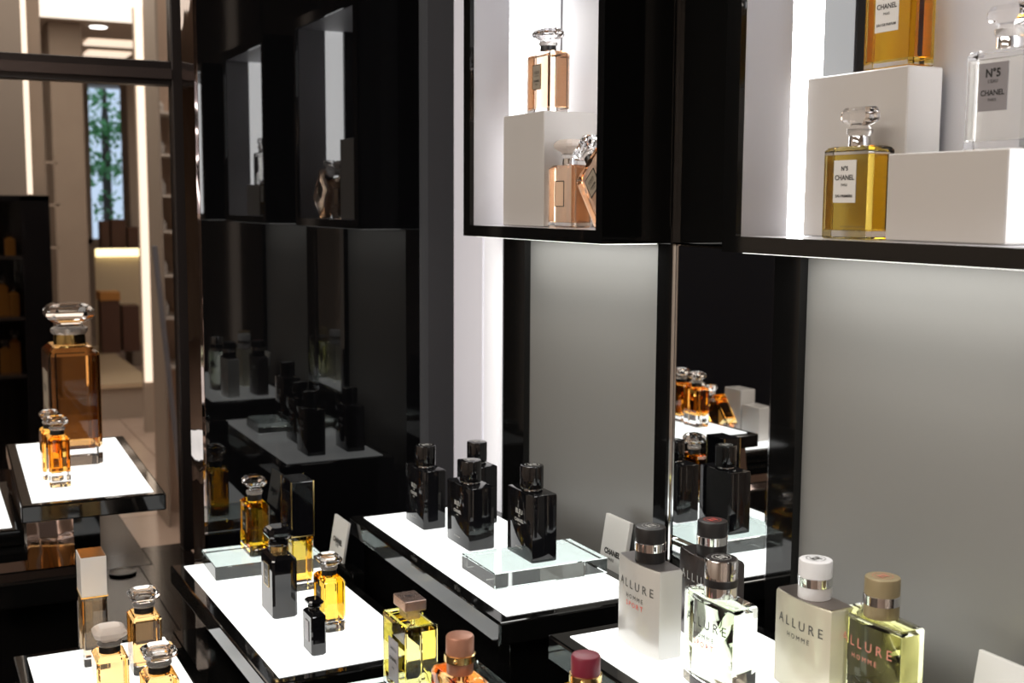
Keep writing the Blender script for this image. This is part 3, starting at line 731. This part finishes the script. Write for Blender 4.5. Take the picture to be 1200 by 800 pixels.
# shelving with small goods
ysh = 5.6
xa, xb = at(189, 300, ysh).x, at(250, 300, ysh).x
t = thing('shelf_unit', ((xa+xb)/2, ysh, FLOOR), 'pale open shelf unit with glass shelves behind the door frame', 'shelf')
part_box(t, 'back_board', xa, xb, ysh+.28, ysh+.3, FLOOR, CEIL-.001, mat('pale_beige_board', (.6, .46, .37), .6))
part_box(t, 'upright', xa, xa+.012, ysh, ysh+.28, FLOOR, CEIL-.001, TAUPE2)
SHG = mat('pale_shelf', (.75, .68, .62), .3)
sh_z = []
for py in (130, 180, 228, 270, 322, 372, 430):
    z = at(190, py, ysh).z; sh_z.append(z); part_box(t, 'shelf', xa+.012, xb, ysh, ysh+.28, z-.012, z, SHG)
ordn = ('top', 'second', 'third', 'fourth', 'fifth', 'sixth')
for n_, z in enumerate(sh_z[:6]):
    for dx, cn, c, h in ((.03, 'white', (.75, .72, .7), .05+.01*(n_ % 3)), (.085, 'amber brown', (.42, .22, .10), .09-.012*(n_ % 2)), (.14, 'beige', (.7, .6, .5), .07)):
        m = bpy.data.materials.get(cn+'_ceramic') or mat(cn+'_ceramic', c, .4)
        o = link('flask', tomesh(lathe([(.014, 0), (.017, .004), (.017, h*.7), (.009, h*.8), (.009, h)], 16)), m, None, (xa+dx, ysh+.1, z+.0005), smooth=40)
        tag(o, f'tiny {cn} flask on the {ordn[n_]} shelf of the pale shelf unit', 'bottle', 'small goods on the pale shelves')
# leaning pole
a, b = at(181, 288, 5.4), at(198, 440, 5.4)
bm = lathe([(.012, 0), (.012, (a-b).length)], 12)
o = link('pole', tomesh(bm), mat('blue_grey_metal', (.35, .36, .42), .4, metal=.4), None, (b.x+.1*(b.x-a.x), 5.4, b.z), smooth=40)
o.rotation_euler = (0, math.atan2(a.x-b.x, a.z-b.z), 0)
o.scale.z = 1
ext = (b.z-FLOOR)
d3 = (a-b).normalized(); foot = b - d3*((b.z-FLOOR-.004)/d3.z)
o.location = foot
me = o.data
for v in me.vertices:
    if v.co.z > .01: v.co.z = (a-foot).length
tag(o, 'thin blue-grey metal pole leaning by the shelf unit', 'pole')
# ceiling lights beyond the glass
def ceil_at(px, py): return onz(px, py, CEIL-.004)
q0, q1 = ceil_at(30, 17), ceil_at(165, 19)
o = box('cove_light', -.9, 2.6, 5.4, q0.y, CEIL-.012, CEIL-.002, COVE); tag(o, 'broad warm light panel in the ceiling beyond the glass', 'ceiling light')
q = ceil_at(115, 31)
t = thing('downlight', (q.x, q.y, CEIL-.001), 'small round white downlight in the ceiling', 'ceiling light')
link('lens', tomesh(lathe([(.055, -.012), (.058, -.008), (.058, -.001)], 28)), mat('downlight_lens', (1, 1, 1), .4, emit=(1, .95, .88), es=4), t)
link('trim_ring', tomesh(lathe([(.075, -.006), (.08, -.004), (.08, 0)], 28)), CAPWHITE, t)
for lab_, (pa, pb) in (('long linear ceiling light next to the downlight', ((100, 48), (185, 53))), ('shorter linear ceiling light farther from the downlight', ((100, 61), (150, 64.5)))):
    a, b = ceil_at(*pa), ceil_at(*pb)
    o = box('linear_light', a.x, b.x, a.y-.16, a.y+.16, CEIL-.02, CEIL-.001, WARM, None, .008); tag(o, lab_, 'ceiling light')
# tree outside the window
q = at(124, 170, 16)
t = thing('tree', (q.x, 16, FLOOR), 'green leafy tree outside the far window', 'tree')
def leafy(n, cx, cz, rx, rz):
    bm = bmesh.new()
    for i in range(n):
        p = Vector((cx+random.gauss(0, rx), random.gauss(0, .25), cz+random.gauss(0, rz)))
        rot = Matrix.Rotation(random.uniform(0, PI), 4, 'X') @ Matrix.Rotation(random.uniform(0, PI), 4, 'Y') @ Matrix.Rotation(random.uniform(0, PI), 4, 'Z')
        s = random.uniform(.03, .07)
        vs = [bm.verts.new(p + rot @ Vector(c)*s) for c in ((-1, 0, 0), (0, -.5, .1), (1, 0, 0), (0, .5, .1))]
        bm.faces.new(vs)
    me = bpy.data.meshes.new('leaves'); bm.to_mesh(me); bm.free(); return me
LEAF = mat('green_leaf', (.12, .36, .12), .5)
zq = lambda py: at(124, py, 16).z-FLOOR
for py, n in ((112, 120), (152, 260), (197, 240), (240, 60)):
    o = link('foliage', leafy(n, random.uniform(-.05, .05), zq(py), .16, .10), LEAF, t); o['kind'] = 'stuff'
link('trunk', tomesh(lathe([(.07, 0), (.05, zq(150)), (.02, zq(100))], 10)), mat('bark', (.08, .06, .05), .8), t)
struct('ground_outside', -6, 12, 14, 40, FLOOR-.1, FLOOR-.01, mat('grey_paving', (.4, .4, .4), .8))
# ceiling fixtures over the counter (their light is set at the top of the script)
for i, (x, y, sx, sy) in enumerate(((-.55, .9, .5, 2.4), (-2.2, .5, .5, 3.2))):
    t = thing('ceiling_fixture', (x, y, CEIL), ('long flush ceiling light over the customer aisle', 'long flush ceiling light over the far side of the shop')[i], 'ceiling light')
    link('housing', tomesh(loft([rrect(sx/2+.03, sy/2+.03, .02, -.02), rrect(sx/2+.03, sy/2+.03, .02, 0)])), CAPWHITE, t)
